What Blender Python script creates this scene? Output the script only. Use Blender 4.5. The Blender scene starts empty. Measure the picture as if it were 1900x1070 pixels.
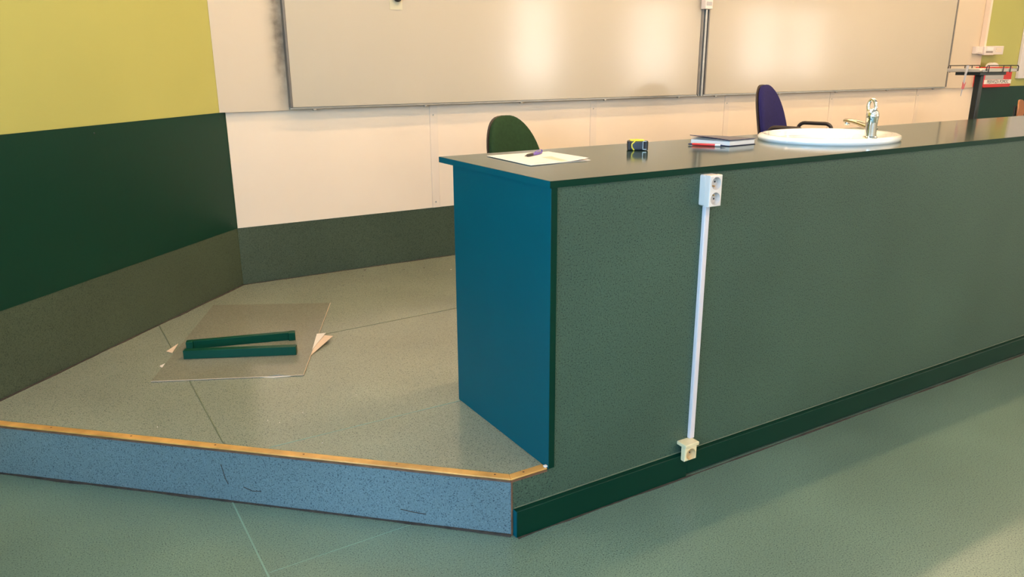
import bpy, bmesh, math, random
from mathutils import Vector, Matrix
random.seed(7)
scene = bpy.context.scene
COL = scene.collection
PI = math.pi

# ------------------------------------------------------------------ camera
F_PX = 1418.551
YAW, PITCH, ROLL = 0.5406, 0.2848, -0.0046
CAM = Vector((-1.1265, -1.6771, 1.3276))
cam_d = bpy.data.cameras.new('camera')
cam = bpy.data.objects.new('camera', cam_d)
COL.objects.link(cam)
fw = Vector((math.sin(YAW) * math.cos(PITCH), math.cos(YAW) * math.cos(PITCH), -math.sin(PITCH)))
rt = Vector((math.cos(YAW), -math.sin(YAW), 0))
up = rt.cross(fw)
r2 = rt * math.cos(ROLL) + up * math.sin(ROLL)
u2 = -rt * math.sin(ROLL) + up * math.cos(ROLL)
M = Matrix((r2, u2, -fw)).transposed().to_4x4()
M.translation = CAM
cam.matrix_world = M
cam_d.sensor_width = 36.0
cam_d.lens = F_PX * 36.0 / 1900.0
cam_d.clip_start = 0.05
scene.camera = cam

# ------------------------------------------------------------------ world, exposure
W_ = bpy.data.worlds.new('world')
scene.world = W_
W_.use_nodes = True
W_.node_tree.nodes['Background'].inputs[0].default_value = (0.55, 0.72, 1.0, 1)
W_.node_tree.nodes['Background'].inputs[1].default_value = 0.6
scene.view_settings.view_transform = 'Standard'
scene.view_settings.look = 'None'
scene.view_settings.gamma = 1
scene.view_settings.use_curve_mapping = False
scene.view_settings.exposure = 0.92

LAMP_COL, LAMP_E = (1.0, 0.72, 0.43), 27.5      # ceiling lamps
SIDE_COL, SIDE_W = (0.27, 0.59, 1.0), 98.0     # daylight through the side windows
REAR_COL, REAR_W = (1.0, 0.92, 0.82), 44.0       # sunlit blinds of the far windows

def area(name, loc, direction, sx, sy, col, watts):
    d = bpy.data.lights.new(name, 'AREA')
    d.shape = 'RECTANGLE'
    d.size, d.size_y = sx, sy
    d.color, d.energy = col, watts
    o = bpy.data.objects.new(name, d)
    COL.objects.link(o)
    o.location = loc
    o.rotation_euler = Vector(direction).to_track_quat('-Z', 'Y').to_euler()
    return o

SIDE_WIN = [(-1.35, 1.5), (-3.3, 1.5), (-5.2, 1.2)]           # centre y, width (wall x = -3)
REAR_WIN = [(7.0, 0.9), (9.9, 1.3), (13.0, 1.0), (14.6, 0.7)]   # centre x, width (wall y = -6)
for y, w in SIDE_WIN:
    area('daylight', (-3.16, y, 1.75), (1, 0, 0), 1.7, w, SIDE_COL, SIDE_W)
for x, w in REAR_WIN:
    area('daylight', (x, -6.16, 1.75), (0, 1, 0), w, 1.7, REAR_COL, REAR_W)

# ------------------------------------------------------------------ materials
def lin(r, g, b):
    f = lambda c: (c / 255 / 12.92) if c / 255 <= 0.04045 else ((c / 255 + 0.055) / 1.055) ** 2.4
    return (f(r), f(g), f(b), 1)

def new_mat(name):
    m = bpy.data.materials.new(name)
    m.use_nodes = True
    nt = m.node_tree
    b = nt.nodes['Principled BSDF']
    return m, nt, b

def mat(name, col, rough=0.5, metal=0.0, var=0.0, vscale=3.0, bump=0.0, bscale=60.0, spec=0.5, coat=0.0, rvar=0.0):
    m, nt, b = new_mat(name)
    b.inputs['Roughness'].default_value = rough
    b.inputs['Metallic'].default_value = metal
    b.inputs['Specular IOR Level'].default_value = spec
    b.inputs['Coat Weight'].default_value = coat
    b.inputs['Coat Roughness'].default_value = 0.05
    tc = nt.nodes.new('ShaderNodeTexCoord')
    n = nt.nodes.new('ShaderNodeTexNoise')
    n.inputs['Scale'].default_value = vscale
    n.inputs['Detail'].default_value = 4
    nt.links.new(tc.outputs['Object'], n.inputs['Vector'])
    r = nt.nodes.new('ShaderNodeMapRange')
    r.inputs['From Min'].default_value = 0.3
    r.inputs['From Max'].default_value = 0.7
    r.inputs['To Min'].default_value = 1 - var
    r.inputs['To Max'].default_value = 1 + var
    nt.links.new(n.outputs['Fac'], r.inputs['Value'])
    mx = nt.nodes.new('ShaderNodeVectorMath')
    mx.operation = 'SCALE'
    mx.inputs[0].default_value = col[:3]
    nt.links.new(r.outputs[0], mx.inputs['Scale'])
    nt.links.new(mx.outputs[0], b.inputs['Base Color'])
    if rvar:
        r3 = nt.nodes.new('ShaderNodeMapRange')
        r3.inputs['To Min'].default_value = max(0.02, rough - rvar)
        r3.inputs['To Max'].default_value = rough + rvar
        nt.links.new(n.outputs['Fac'], r3.inputs['Value'])
        nt.links.new(r3.outputs[0], b.inputs['Roughness'])
    if bump:
        n2 = nt.nodes.new('ShaderNodeTexNoise')
        n2.inputs['Scale'].default_value = bscale
        nt.links.new(tc.outputs['Object'], n2.inputs['Vector'])
        bp = nt.nodes.new('ShaderNodeBump')
        bp.inputs['Strength'].default_value = bump
        bp.inputs['Distance'].default_value = 0.002
        nt.links.new(n2.outputs['Fac'], bp.inputs['Height'])
        nt.links.new(bp.outputs[0], b.inputs['Normal'])
    return m

def lino(name, base, dark, light, rough=0.3, spec=0.5, scuff=0.12):
    """speckled linoleum: fine dark and pale flecks on a mid tone"""
    m, nt, b = new_mat(name)
    L = nt.links.new
    tc = nt.nodes.new('ShaderNodeTexCoord')
    n1 = nt.nodes.new('ShaderNodeTexNoise')
    n1.inputs['Scale'].default_value = 240
    n1.inputs['Detail'].default_value = 2.5
    n1.inputs['Roughness'].default_value = 0.6
    L(tc.outputs['Object'], n1.inputs['Vector'])
    cr = nt.nodes.new('ShaderNodeValToRGB')
    e = cr.color_ramp.elements
    e[0].position, e[0].color = 0.36, dark
    e[1].position, e[1].color = 0.72, light
    a = e.new(0.44); a.color = base
    a = e.new(0.58); a.color = base
    L(n1.outputs['Fac'], cr.inputs['Fac'])
    n2 = nt.nodes.new('ShaderNodeTexNoise')
    n2.inputs['Scale'].default_value = 1.7
    n2.inputs['Detail'].default_value = 2
    L(tc.outputs['Object'], n2.inputs['Vector'])
    r = nt.nodes.new('ShaderNodeMapRange')
    r.inputs['From Min'].default_value = 0.3
    r.inputs['From Max'].default_value = 0.7
    r.inputs['To Min'].default_value = 1 - scuff
    r.inputs['To Max'].default_value = 1 + scuff
    L(n2.outputs['Fac'], r.inputs['Value'])
    mx = nt.nodes.new('ShaderNodeVectorMath')
    mx.operation = 'SCALE'
    L(cr.outputs['Color'], mx.inputs[0])
    L(r.outputs[0], mx.inputs['Scale'])
    L(mx.outputs[0], b.inputs['Base Color'])
    b.inputs['Roughness'].default_value = rough
    b.inputs['Specular IOR Level'].default_value = spec
    bp = nt.nodes.new('ShaderNodeBump')
    bp.inputs['Strength'].default_value = 0.10
    bp.inputs['Distance'].default_value = 0.001
    L(n1.outputs['Fac'], bp.inputs['Height'])
    L(bp.outputs[0], b.inputs['Normal'])
    return m

def emis(name, col, s):
    m, nt, b = new_mat(name)
    b.inputs['Base Color'].default_value = (.8, .8, .8, 1)
    b.inputs['Emission Color'].default_value = (*col, 1)
    b.inputs['Emission Strength'].default_value = s
    return m

LB, LD, LL = (0.120, 0.172, 0.122, 1), (0.024, 0.042, 0.038, 1), (0.20, 0.27, 0.185, 1)
m_floor = lino('floor_linoleum', LB, LD, LL, 0.30)
m_riser = lino('riser_linoleum_daylit', (0.125, 0.175, 0.180, 1), (0.022, 0.042, 0.055, 1), (0.19, 0.25, 0.26, 1), 0.32)  # floor linoleum with the cool daylight on the riser put into its colour
m_plat = lino('platform_linoleum', (0.235, 0.240, 0.168, 1), (0.10, 0.108, 0.080, 1), (0.31, 0.31, 0.225, 1), 0.18, 0.5)
m_front = lino('desk_linoleum', (0.057, 0.092, 0.058, 1), (0.009, 0.020, 0.016, 1), (0.090, 0.140, 0.085, 1), 0.40, 0.30, 0.10)
m_strip = lino('skirting_linoleum', (0.060, 0.078, 0.047, 1), (0.022, 0.032, 0.02, 1), (0.09, 0.11, 0.07, 1), 0.33, 0.4)
m_offcut = lino('offcut_linoleum', (0.205, 0.190, 0.130, 1), (0.13, 0.125, 0.085, 1), (0.27, 0.25, 0.18, 1), 0.20, 0.5)
m_green = mat('dark_green_laminate', (0.001, 0.027, 0.014), 0.30, var=0.06, spec=0.16)
m_baton = mat('green_baton_paint', (0.001, 0.050, 0.024), 0.35, var=0.08, vscale=10, spec=0.18)
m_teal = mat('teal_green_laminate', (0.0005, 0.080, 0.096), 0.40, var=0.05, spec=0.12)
m_top = mat('green_desktop_laminate', (0.020, 0.045, 0.032), 0.12, var=0.08, vscale=6, spec=0.38, rvar=0.015)
m_wains = mat('dark_green_wall_paint', (0.001, 0.032, 0.017), 0.36, var=0.06, vscale=1.5, bump=0.12, bscale=40, spec=0.32)
m_yellow = mat('yellow_green_wall_paint', (0.45, 0.42, 0.11), 0.55, var=0.05, vscale=1.2, bump=0.1, bscale=30)
m_cream = mat('cream_wall_panel', (0.82, 0.645, 0.475), 0.38, var=0.025, vscale=2.5, bump=0.06, bscale=12)
m_batten = mat('cream_batten', (0.78, 0.62, 0.47), 0.4, var=0.02)
m_band = mat('greyed_paint_band', (0.72, 0.67, 0.57), 0.45, var=0.03)
m_white = mat('white_wall_paint', (0.78, 0.74, 0.66), 0.7, var=0.02)
m_board = mat('whiteboard_enamel', (0.49, 0.415, 0.31), 0.15, var=0.015, vscale=1.2, spec=0.6)
m_alu = mat('aluminium', (0.42, 0.40, 0.36), 0.38, metal=0.8, var=0.08, vscale=20)
m_rail = mat('dull_grey_rail', (0.20, 0.175, 0.15), 0.45, metal=0.5, var=0.1, vscale=20)
m_wood = mat('varnished_wood_edging', (0.56, 0.28, 0.07), 0.30, var=0.25, vscale=14, bump=0.2, bscale=60)
m_darkwood = mat('worn_dark_wood', (0.16, 0.07, 0.035), 0.55, var=0.35, vscale=30)
m_grime = mat('dark_grime_joint', (0.045, 0.030, 0.020), 0.8, var=0.5, vscale=35)
m_seam = mat('weld_seam', (0.17, 0.28, 0.21), 0.4, var=0.1)
m_seamd = mat('worn_seam_and_sheen', (0.10, 0.12, 0.07), 0.5, var=0.2)  # also colours the painted sheen strip along the skirting top
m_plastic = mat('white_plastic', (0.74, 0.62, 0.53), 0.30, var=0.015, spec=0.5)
m_oldplastic = mat('yellowed_plastic', (0.80, 0.62, 0.34), 0.35, var=0.05, vscale=30)
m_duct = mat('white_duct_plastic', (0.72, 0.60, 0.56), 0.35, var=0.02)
m_dish = mat('shaded_dish_plastic', (0.60, 0.50, 0.42), 0.35)  # socket plastic darkened: shading of the recess is in the colour
m_odish = mat('shaded_yellowed_dish', (0.62, 0.42, 0.20), 0.4)  # yellowed plastic, likewise darkened to paint in the recess shading
m_hole = mat('socket_hole_black', (0.02, 0.012, 0.008), 0.6)
m_brass = mat('brass', (0.65, 0.42, 0.18), 0.3, metal=1)
m_chrome = mat('chrome', (0.80, 0.78, 0.74), 0.06, metal=1)
m_chrome2 = mat('dull_chrome', (0.36, 0.31, 0.24), 0.22, metal=1, var=0.1, vscale=40)
m_ceramic = mat('white_ceramic', (0.86, 0.83, 0.76), 0.08, spec=0.6, coat=0.6)
m_paper = mat('paper', (0.78, 0.70, 0.62), 0.45, var=0.02, vscale=10)
m_paper2 = mat('cream_paper', (0.72, 0.60, 0.48), 0.5, var=0.03)
m_kraft2 = mat('beige_print', (0.66, 0.50, 0.34), 0.45)
m_ink = mat('grey_print', (0.45, 0.36, 0.28), 0.6)
m_kraft = mat('beige_linoleum_backing', (0.68, 0.48, 0.32), 0.65, var=0.06, vscale=30)
m_navy = mat('navy_book_cover', (0.022, 0.022, 0.065), 0.30, var=0.05)
m_red = mat('red_plastic', (0.60, 0.018, 0.014), 0.28)
m_pink = mat('pink_tag', (0.62, 0.12, 0.12), 0.5)
m_purple = mat('purple_plastic', (0.13, 0.07, 0.38), 0.2, coat=0.4)
m_black = mat('black_plastic', (0.018, 0.014, 0.012), 0.35)
m_brownblk = mat('brown_black_rubber', (0.030, 0.018, 0.013), 0.5)
m_rub = mat('charcoal_rubber', (0.035, 0.032, 0.038), 0.45)
m_yel = mat('bright_yellow_plastic', (0.85, 0.62, 0.03), 0.35)
m_clear = mat('frosted_grey_plastic', (0.42, 0.38, 0.36), 0.35)
m_gfab = mat('dark_green_upholstery', (0.016, 0.042, 0.014), 0.85, var=0.12, vscale=60, bump=0.5, bscale=500, spec=0.2)
m_bfab = mat('navy_blue_upholstery', (0.020, 0.016, 0.090), 0.85, var=0.10, vscale=60, bump=0.5, bscale=500, spec=0.2)
m_ply = mat('orange_plywood', (0.45, 0.17, 0.06), 0.35, var=0.15, vscale=10)
m_post = mat('dark_grey_steel', (0.025, 0.025, 0.018), 0.4, metal=0.2)
m_tray = mat('tray_metal', (0.52, 0.46, 0.38), 0.4, metal=0.5)
m_lampbody = mat('white_lamp_housing', (0.8, 0.8, 0.78), 0.5)
m_lamp = emis('lamp_diffuser', LAMP_COL, LAMP_E)
m_cfelt = mat('ceiling_paint', (0.80, 0.76, 0.68), 0.8, var=0.02)
m_winframe = mat('white_window_frame', (0.75, 0.72, 0.66), 0.4)

# cream panel with the dark scuffing beside the whiteboard's left edge
def smudged():
    m, nt, b = new_mat('cream_panel_scuffed')
    L = nt.links.new
    b.inputs['Roughness'].default_value = 0.42
    tc = nt.nodes.new('ShaderNodeTexCoord')
    sp = nt.nodes.new('ShaderNodeSeparateXYZ')
    L(tc.outputs['Object'], sp.inputs[0])
    a = nt.nodes.new('ShaderNodeMapRange')      # grows towards the board edge
    a.inputs['From Min'].default_value = -0.125
    a.inputs['From Max'].default_value = -0.035
    L(sp.outputs['X'], a.inputs['Value'])
    c = nt.nodes.new('ShaderNodeMapRange')
    c.inputs['From Min'].default_value = 1.12
    c.inputs['From Max'].default_value = 1.42
    L(sp.outputs['Z'], c.inputs['Value'])
    n = nt.nodes.new('ShaderNodeTexNoise')
    n.inputs['Scale'].default_value = 16
    n.inputs['Detail'].default_value = 6
    L(tc.outputs['Object'], n.inputs['Vector'])
    p = nt.nodes.new('ShaderNodeMath'); p.operation = 'POWER'; p.inputs[1].default_value = 3.0
    cut = nt.nodes.new('ShaderNodeMath'); cut.operation = 'LESS_THAN'; cut.inputs[1].default_value = 0.2
    L(sp.outputs['X'], cut.inputs[0])
    am = nt.nodes.new('ShaderNodeMath'); am.operation = 'MULTIPLY'
    L(a.outputs[0], am.inputs[0]); L(cut.outputs[0], am.inputs[1])
    L(am.outputs[0], p.inputs[0])
    q = nt.nodes.new('ShaderNodeMath'); q.operation = 'MULTIPLY'
    L(p.outputs[0], q.inputs[0]); L(n.outputs['Fac'], q.inputs[1])
    q2 = nt.nodes.new('ShaderNodeMath'); q2.operation = 'MULTIPLY_ADD'
    L(c.outputs[0], q2.inputs[0]); q2.inputs[1].default_value = 1.1; q2.inputs[2].default_value = 0.35
    q3 = nt.nodes.new('ShaderNodeMath'); q3.operation = 'MULTIPLY'; q3.use_clamp = True
    L(q.outputs[0], q3.inputs[0]); L(q2.outputs[0], q3.inputs[1])
    mx = nt.nodes.new('ShaderNodeMix'); mx.data_type = 'RGBA'
    mx.inputs[6].default_value = (0.61, 0.485, 0.345, 1)
    mx.inputs[7].default_value = (0.10, 0.07, 0.045, 1)
    L(q3.outputs[0], mx.inputs[0])
    L(mx.outputs[2], b.inputs['Base Color'])
    return m
m_smudge = smudged()

# ------------------------------------------------------------------ mesh helpers
class MB:
    def __init__(s):
        s.v, s.f = [], []
    def add(s, vs, fs):
        o = len(s.v)
        s.v += [tuple(v) for v in vs]
        s.f += [tuple(i + o for i in f) for f in fs]
        return s
    def box(s, x0, y0, z0, x1, y1, z1, mtx=None):
        vs = [Vector((x, y, z)) for z in (z0, z1) for y in (y0, y1) for x in (x0, x1)]
        if mtx: vs = [mtx @ v for v in vs]
        return s.add(vs, [(0, 2, 3, 1), (4, 5, 7, 6), (0, 1, 5, 4), (2, 6, 7, 3), (0, 4, 6, 2), (1, 3, 7, 5)])
    def prism(s, poly, z0, z1, mtx=None):
        n = len(poly)
        vs = [Vector((p[0], p[1], z0)) for p in poly] + [Vector((p[0], p[1], z1)) for p in poly]
        if mtx: vs = [mtx @ v for v in vs]
        return s.add(vs, [tuple(reversed(range(n))), tuple(range(n, 2 * n))] + [(i, (i + 1) % n, n + (i + 1) % n, n + i) for i in range(n)])
    def loft(s, rings, cap=True, closed=True):
        n = len(rings[0])
        vs = [p for r in rings for p in r]
        fs = []
        for k in range(len(rings) - 1):
            for i in range(n if closed else n - 1):
                j = (i + 1) % n
                fs.append((k * n + i, k * n + j, (k + 1) * n + j, (k + 1) * n + i))
        if cap:
            fs.append(tuple(reversed(range(n))))
            fs.append(tuple(range((len(rings) - 1) * n, len(rings) * n)))
        return s.add(vs, fs)
    def lathe(s, prof, c=(0, 0, 0), n=32, sx=1, sy=1, cap=True, mtx=None):
        rings = []
        for r, z in prof:
            ring = [Vector((c[0] + r * sx * math.cos(2 * PI * i / n), c[1] + r * sy * math.sin(2 * PI * i / n), c[2] + z)) for i in range(n)]
            if mtx: ring = [mtx @ v for v in ring]
            rings.append(ring)
        return s.loft(rings, cap)
    def tube(s, path, r, n=10, flat=1.0):
        pts = [Vector(p) for p in path]
        rad = r if isinstance(r, (list, tuple)) else [r] * len(pts)
        rings = []
        ref = None
        for i, p in enumerate(pts):
            t = (pts[min(i + 1, len(pts) - 1)] - pts[max(i - 1, 0)]).normalized()
            if ref is None:
                ref = Vector((0, 0, 1)) if abs(t.z) < 0.9 else Vector((1, 0, 0))
            a = t.cross(ref).normalized()
            b = a.cross(t).normalized()
            ref = b
            rings.append([p + a * rad[i] * math.cos(2 * PI * k / n) + b * rad[i] * flat * math.sin(2 * PI * k / n) for k in range(n)])
        return s.loft(rings)
    def build(s, name, m, parent=None, bevel=0, smooth=False, seg=2, loc=None):
        me = bpy.data.meshes.new(name)
        me.from_pydata(s.v, [], s.f)
        bm = bmesh.new(); bm.from_mesh(me)
        bmesh.ops.recalc_face_normals(bm, faces=bm.faces)
        bm.to_mesh(me); bm.free()
        me.update()
        o = bpy.data.objects.new(name, me)
        COL.objects.link(o)
        me.materials.append(m)
        if parent: o.parent = parent
        if bevel:
            b = o.modifiers.new('bevel', 'BEVEL')
            b.width, b.segments, b.limit_method, b.angle_limit = bevel, seg, 'ANGLE', math.radians(35)
            b.harden_normals = False
        if smooth or bevel:
            for p in me.polygons: p.use_smooth = True
            me.set_sharp_from_angle(angle=math.radians(40))
        if loc: o.location = loc
        return o

def tag(o, label=None, cat=None, group=None, kind=None):
    if label: o['label'] = label
    if cat: o['category'] = cat
    if group: o['group'] = group
    if kind: o['kind'] = kind
    return o

def empty(name, loc=(0, 0, 0), rz=0.0, label=None, cat=None, group=None):
    o = bpy.data.objects.new(name, None)
    COL.objects.link(o)
    o.empty_display_size = 0.05
    o.location = loc
    o.rotation_euler = (0, 0, rz)
    return tag(o, label, cat, group)

def struct(o, label, cat):
    return tag(o, label, cat, kind='structure')

def copy_tree(o, parent=None):
    c = o.copy(); COL.objects.link(c)
    if parent: c.parent = parent
    for ch in list(o.children): copy_tree(ch, c)
    return c

def rrect(x0, y0, x1, y1, r, n=6):
    pts = []
    for cx, cy, a in ((x1 - r, y1 - r, 0), (x0 + r, y1 - r, 90), (x0 + r, y0 + r, 180), (x1 - r, y0 + r, 270)):
        for k in range(n + 1):
            t = math.radians(a + 90 * k / n)
            pts.append((cx + r * math.cos(t), cy + r * math.sin(t)))
    return pts

# ------------------------------------------------------------------ dimensions
H = 0.1823                 # platform height
T = H + 0.85               # desktop surface
TT = 0.0185                # desktop thickness
WY = 2.518                 # back wall
XC = -0.3229               # corner of back wall and angled wall
Z1, Z2 = 0.4957, 1.1000    # top of the linoleum strip, top of the dark green panelling
ZC = 3.25
dL = Vector((-0.7056, -0.7086))
dR = Vector((-0.7308, 0.6826))
LW = 3.79                  # length of the angled wall
PL = (XC + dL.x * LW, WY + dL.y * LW)     # its far end
XL, YB, XR = PL[0], -6.0, 15.4

# ------------------------------------------------------------------ the room
fl = MB().prism([(XL - .2, YB - .2), (XR + .2, YB - .2), (XR + .2, WY + .2), (XL - .2, WY + .2)], -0.1, 0).build('floor', m_floor)
struct(fl, 'speckled green linoleum floor of the hall', 'floor')
ce = MB().prism([(XL - .2, YB - .2), (XR + .2, YB - .2), (XR + .2, WY + .2), (XL - .2, WY + .2)], ZC, ZC + 0.1).build('ceiling', m_cfelt)
struct(ce, 'plain pale ceiling', 'ceiling')

wb = MB().box(XC - 0.35, WY, 0, XR + .2, WY + .2, ZC).build('wall_back', m_yellow)
struct(wb, 'yellow-green painted back wall behind the whiteboards', 'wall')
# angled wall: local frame, u along dL, n towards room
nL = Vector((-dL.y, dL.x))          # (0.7086,-0.7056) towards room
AM = Matrix(((dL.x, nL.x, 0, XC), (dL.y, nL.y, 0, WY), (0, 0, 1, 0), (0, 0, 0, 1)))
wl = MB().box(-0.2, -0.2, 0, LW + .1, 0, ZC, AM).build('wall_left', m_yellow)
struct(wl, 'yellow-green painted wall angled at the left', 'wall')
wp = MB().box(0.0, 0, Z1, LW, 0.006, Z2, AM).build('trim_1', m_wains)
struct(wp, 'dark green panelling band along the angled wall', 'wall panelling')
for u, z in ((0.05, 1.07), (0.05, 0.53), (0.035, 0.55), (0.9, 1.07)):
    q = AM @ Vector((u, 0.006, z))
    MB().lathe([(0.004, 0), (0.003, 0.002)], n=12, mtx=Matrix.Translation(q) @ Matrix.Rotation(math.atan2(nL.y, nL.x) - PI / 2, 4, 'Z') @ Matrix.Rotation(-PI / 2, 4, 'X')).build('screw', m_post, wp)
rr = 1.9
bl = MB().box(0.0, 0, H, 1.75, 0.004, Z1, AM).build('baseboard_left', m_strip)
struct(bl, 'speckled linoleum upstand along the foot of the angled wall', 'baseboard')
bb = MB().box(XC + 0.004, WY - 0.004, H, 8.2, WY, Z1).build('baseboard_back', m_strip)
struct(bb, 'olive speckled linoleum upstand along the back wall', 'baseboard')

def wall_with_windows(name, axis, pos, lo, hi, wins, label):
    m = MB()
    def bx(a, b, z0, z1):
        if axis == 'x': m.box(pos - .2, a, z0, pos, b, z1)
        else: m.box(a, pos - .2, z0, b, pos, z1)
    z0, z1 = 0.9, 2.6
    bx(lo, hi, 0, z0); bx(lo, hi, z1, ZC)
    e = sorted([(c - w / 2, c + w / 2) for c, w in wins])
    a = lo
    for s0, s1 in e:
        bx(a, s0, z0, z1); a = s1
    bx(a, hi, z0, z1)
    o = m.build(name, m_white)
    struct(o, label, 'wall')
wall_with_windows('wall_side', 'x', XL, YB, PL[1] + .05, SIDE_WIN, 'pale side wall with daylight windows')
wall_with_windows('wall_front', 'y', YB, XL, XR, REAR_WIN, 'pale wall with windows facing the whiteboards')
wr = MB().box(XR, YB, 0, XR + .2, WY, ZC).build('wall_right', m_white)
struct(wr, 'pale end wall of the hall', 'wall')
k = 1
for axis, wins in (('x', SIDE_WIN), ('y', REAR_WIN)):
    for c, w in wins:
        m = MB()
        def bar(a0, a1, z0, z1):
            if axis == 'x': m.box(XL - .12, c + a0, z0, XL - .06, c + a1, z1)
            else: m.box(c + a0, YB - .12, z0, c + a1, YB - .06, z1)
        h = w / 2
        bar(-h, -h + .06, .9, 2.6); bar(h - .06, h, .9, 2.6); bar(-.04, .04, .9, 2.6)
        bar(-h, h, .9, .97); bar(-h, h, 2.53, 2.6); bar(-h, h, 1.92, 1.99)
        o = m.build('window_%d' % k, m_winframe)
        struct(o, 'white mullioned window frame', 'window')
        k += 1

# cream panelling of the back wall
XE = 6.545
pn = MB().box(XC + 0.006, WY - 0.006, Z1, XE, WY, Z2).build('trim_2', m_cream)
struct(pn, 'cream wall panels below the whiteboards', 'wall panelling')
for x in (0.832, 2.005, 3.24, 4.44, 5.63):
    b = MB().box(x - 0.004, WY - 0.0105, Z1, x + 0.046, WY - 0.006, Z2 - 0.001).build('batten', m_batten, pn, bevel=0.001)
    for z in (1.045, 0.53):
        MB().lathe([(0.005, 0), (0.004, 0.002)], n=12, mtx=Matrix.Translation((x + 0.018, WY - 0.0105, z)) @ Matrix.Rotation(PI / 2, 4, 'X')).build('screw', m_alu, b)
UD = 0.030
pu = MB().prism([(XC + 0.001, WY - 0.001), (XC - UD + 0.002, WY - UD), (XE, WY - UD), (XE, WY - 0.001)], Z2, ZC).build('trim_3', m_smudge)
struct(pu, 'cream upper wall panelling around the whiteboards', 'wall panelling')
gr = MB().box(XE + .003, WY - 0.006, H, XR, WY, Z2).build('trim_4', m_wains)
struct(gr, 'dark green panelling right of the cream panels', 'wall panelling')

# ------------------------------------------------------------------ platform
R0 = (-0.1266, 0.0)
R1 = (R0[0] + dR.x * 1.917, dR.y * 1.917)
PX1 = 8.2
FY = 0.014     # platform front under the desk
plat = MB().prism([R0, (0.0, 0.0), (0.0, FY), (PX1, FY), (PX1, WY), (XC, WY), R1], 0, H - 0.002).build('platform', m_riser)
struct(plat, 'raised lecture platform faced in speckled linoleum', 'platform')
MB().box(R0[0] + .001, -0.0012, 0, 0.0205, -0.0001, H - 0.0005).build('front_facing', m_front, plat)
MB().prism([R0, (0.0, 0.0), (0.0, FY), (PX1, FY), (PX1, WY), (XC, WY), R1], H - 0.002, H).build('platform_covering', m_plat, plat)
def strip(p, q, w, z0, z1, name, m, parent, jitter=0, bevel=0):
    p, q = Vector(p), Vector(q)
    d = (q - p); n = Vector((-d.y, d.x)).normalized() * w / 2
    N = max(1, int(d.length / 0.06)) if jitter else 1
    a, b = [], []
    for i in range(N + 1):
        c = p + d * i / N
        s = 1 + (random.uniform(-jitter, jitter) if jitter else 0)
        a.append(c + n * s); b.append(c - n * s)
    return MB().prism(a + b[::-1], z0, z1).build(name, m, parent, bevel=bevel)
def up2(v): return (v[0], v[1])
# dirty joints along the walls
cL = lambda u, off: (XC + dL.x * u + nL.x * off, WY + dL.y * u + nL.y * off)
strip((XC, WY - 0.008), (5.0, WY - 0.008), 0.009, H, H + 0.0022, 'dirty_joint_or_sheen', m_grime, plat, 0.7)
strip(cL(0, 0.008), cL(1.72, 0.008), 0.010, H, H + 0.0022, 'dirty_joint_or_sheen', m_grime, plat, 0.7)
rn = Vector((-dR.y, -dR.x)).normalized(); rn = Vector((-0.6826, -0.7308))
# joint at the foot of the riser
strip((R0[0] + rn.x * .003, rn.y * .003), (R1[0] + rn.x * .003, R1[1] + rn.y * .003), 0.008, 0, 0.005, 'dirty_joint_or_sheen', m_grime, plat, 0.8)
strip((-0.117, -0.023), (5.5, -0.023), 0.005, 0, 0.002, 'dirty_joint_or_sheen', m_grime, plat, 0.8)
# welded seams
for a, b, w, mm in (((-0.805, 2.03), (-0.7868, 0.632), 0.0036, m_seamd), ((-0.2591, 1.4966), (0.9, 1.545), 0.004, m_seamd), ((-0.67, 0.5623), (-0.003, 0.5591), 0.003, m_seam)):
    strip(a, b, w, H, H + 0.0008, 'weld_seam', mm, plat, 0.3)
for a, b, w in (((-0.789, 0.612), (-0.778, -0.4), 0.0045), ((-0.778, 0.1968), (-0.30, 0.2054), 0.0016)):
    strip(a, b, w, 0, 0.0008, 'weld_seam', m_seam, fl)
# riser scratches (worn marks in the linoleum)
def onriser(u, z, off=0.0006):
    return Vector((R0[0] + dR.x * u + rn.x * off, R0[1] + dR.y * u + rn.y * off, z))
for pts in ([(0.86, .058), (0.83, .047), (0.80, .050)], [(0.93, .13), (0.92, .08), (0.912, .062)], [(0.34, .045), (0.30, .040), (0.26, .038)]):
    MB().tube([onriser(*p) for p in pts], 0.0012, n=6).build('scratch', m_grime, plat)

# wooden edging: top angle strips + vertical corner strip
def edging(name, p, q, mitre0, mitre1, out, label):
    """p->q along the edge (front face line); out = outward normal"""
    p, q, out = Vector(p), Vector(q), Vector(out).normalized()
    d = (q - p).normalized()
    wi = 0.024; wo = 0.004
    a0 = p - out * wi + d * mitre0[0]; b0 = p + out * wo + d * mitre0[1]
    a1 = q - out * wi + d * mitre1[0]; b1 = q + out * wo + d * mitre1[1]
    o = MB().prism([b0, b1, a1, a0], H, H + 0.006).build(name, m_wood, bevel=0.0022)
    f0, f1 = p + out * 0.0, q + out * 0.0
    MB().prism([b0 - d * 0, b1, f1, f0], H - 0.006, H - 0.0002).build('lower_lip', m_darkwood, o)
    struct(o, label, 'edge trim')
    n = int((q - p).length / 0.30)
    for i in range(n + 1):
        c = p - out * 0.012 + d * (0.05 + i * 0.30)
        if (c - p).length < (q - p).length:
            MB().lathe([(0.0032, 0), (0.0032, 0.0008)], c=(c.x, c.y, H + 0.0058), n=10).build('screw', m_darkwood, o)
    return o
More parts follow.
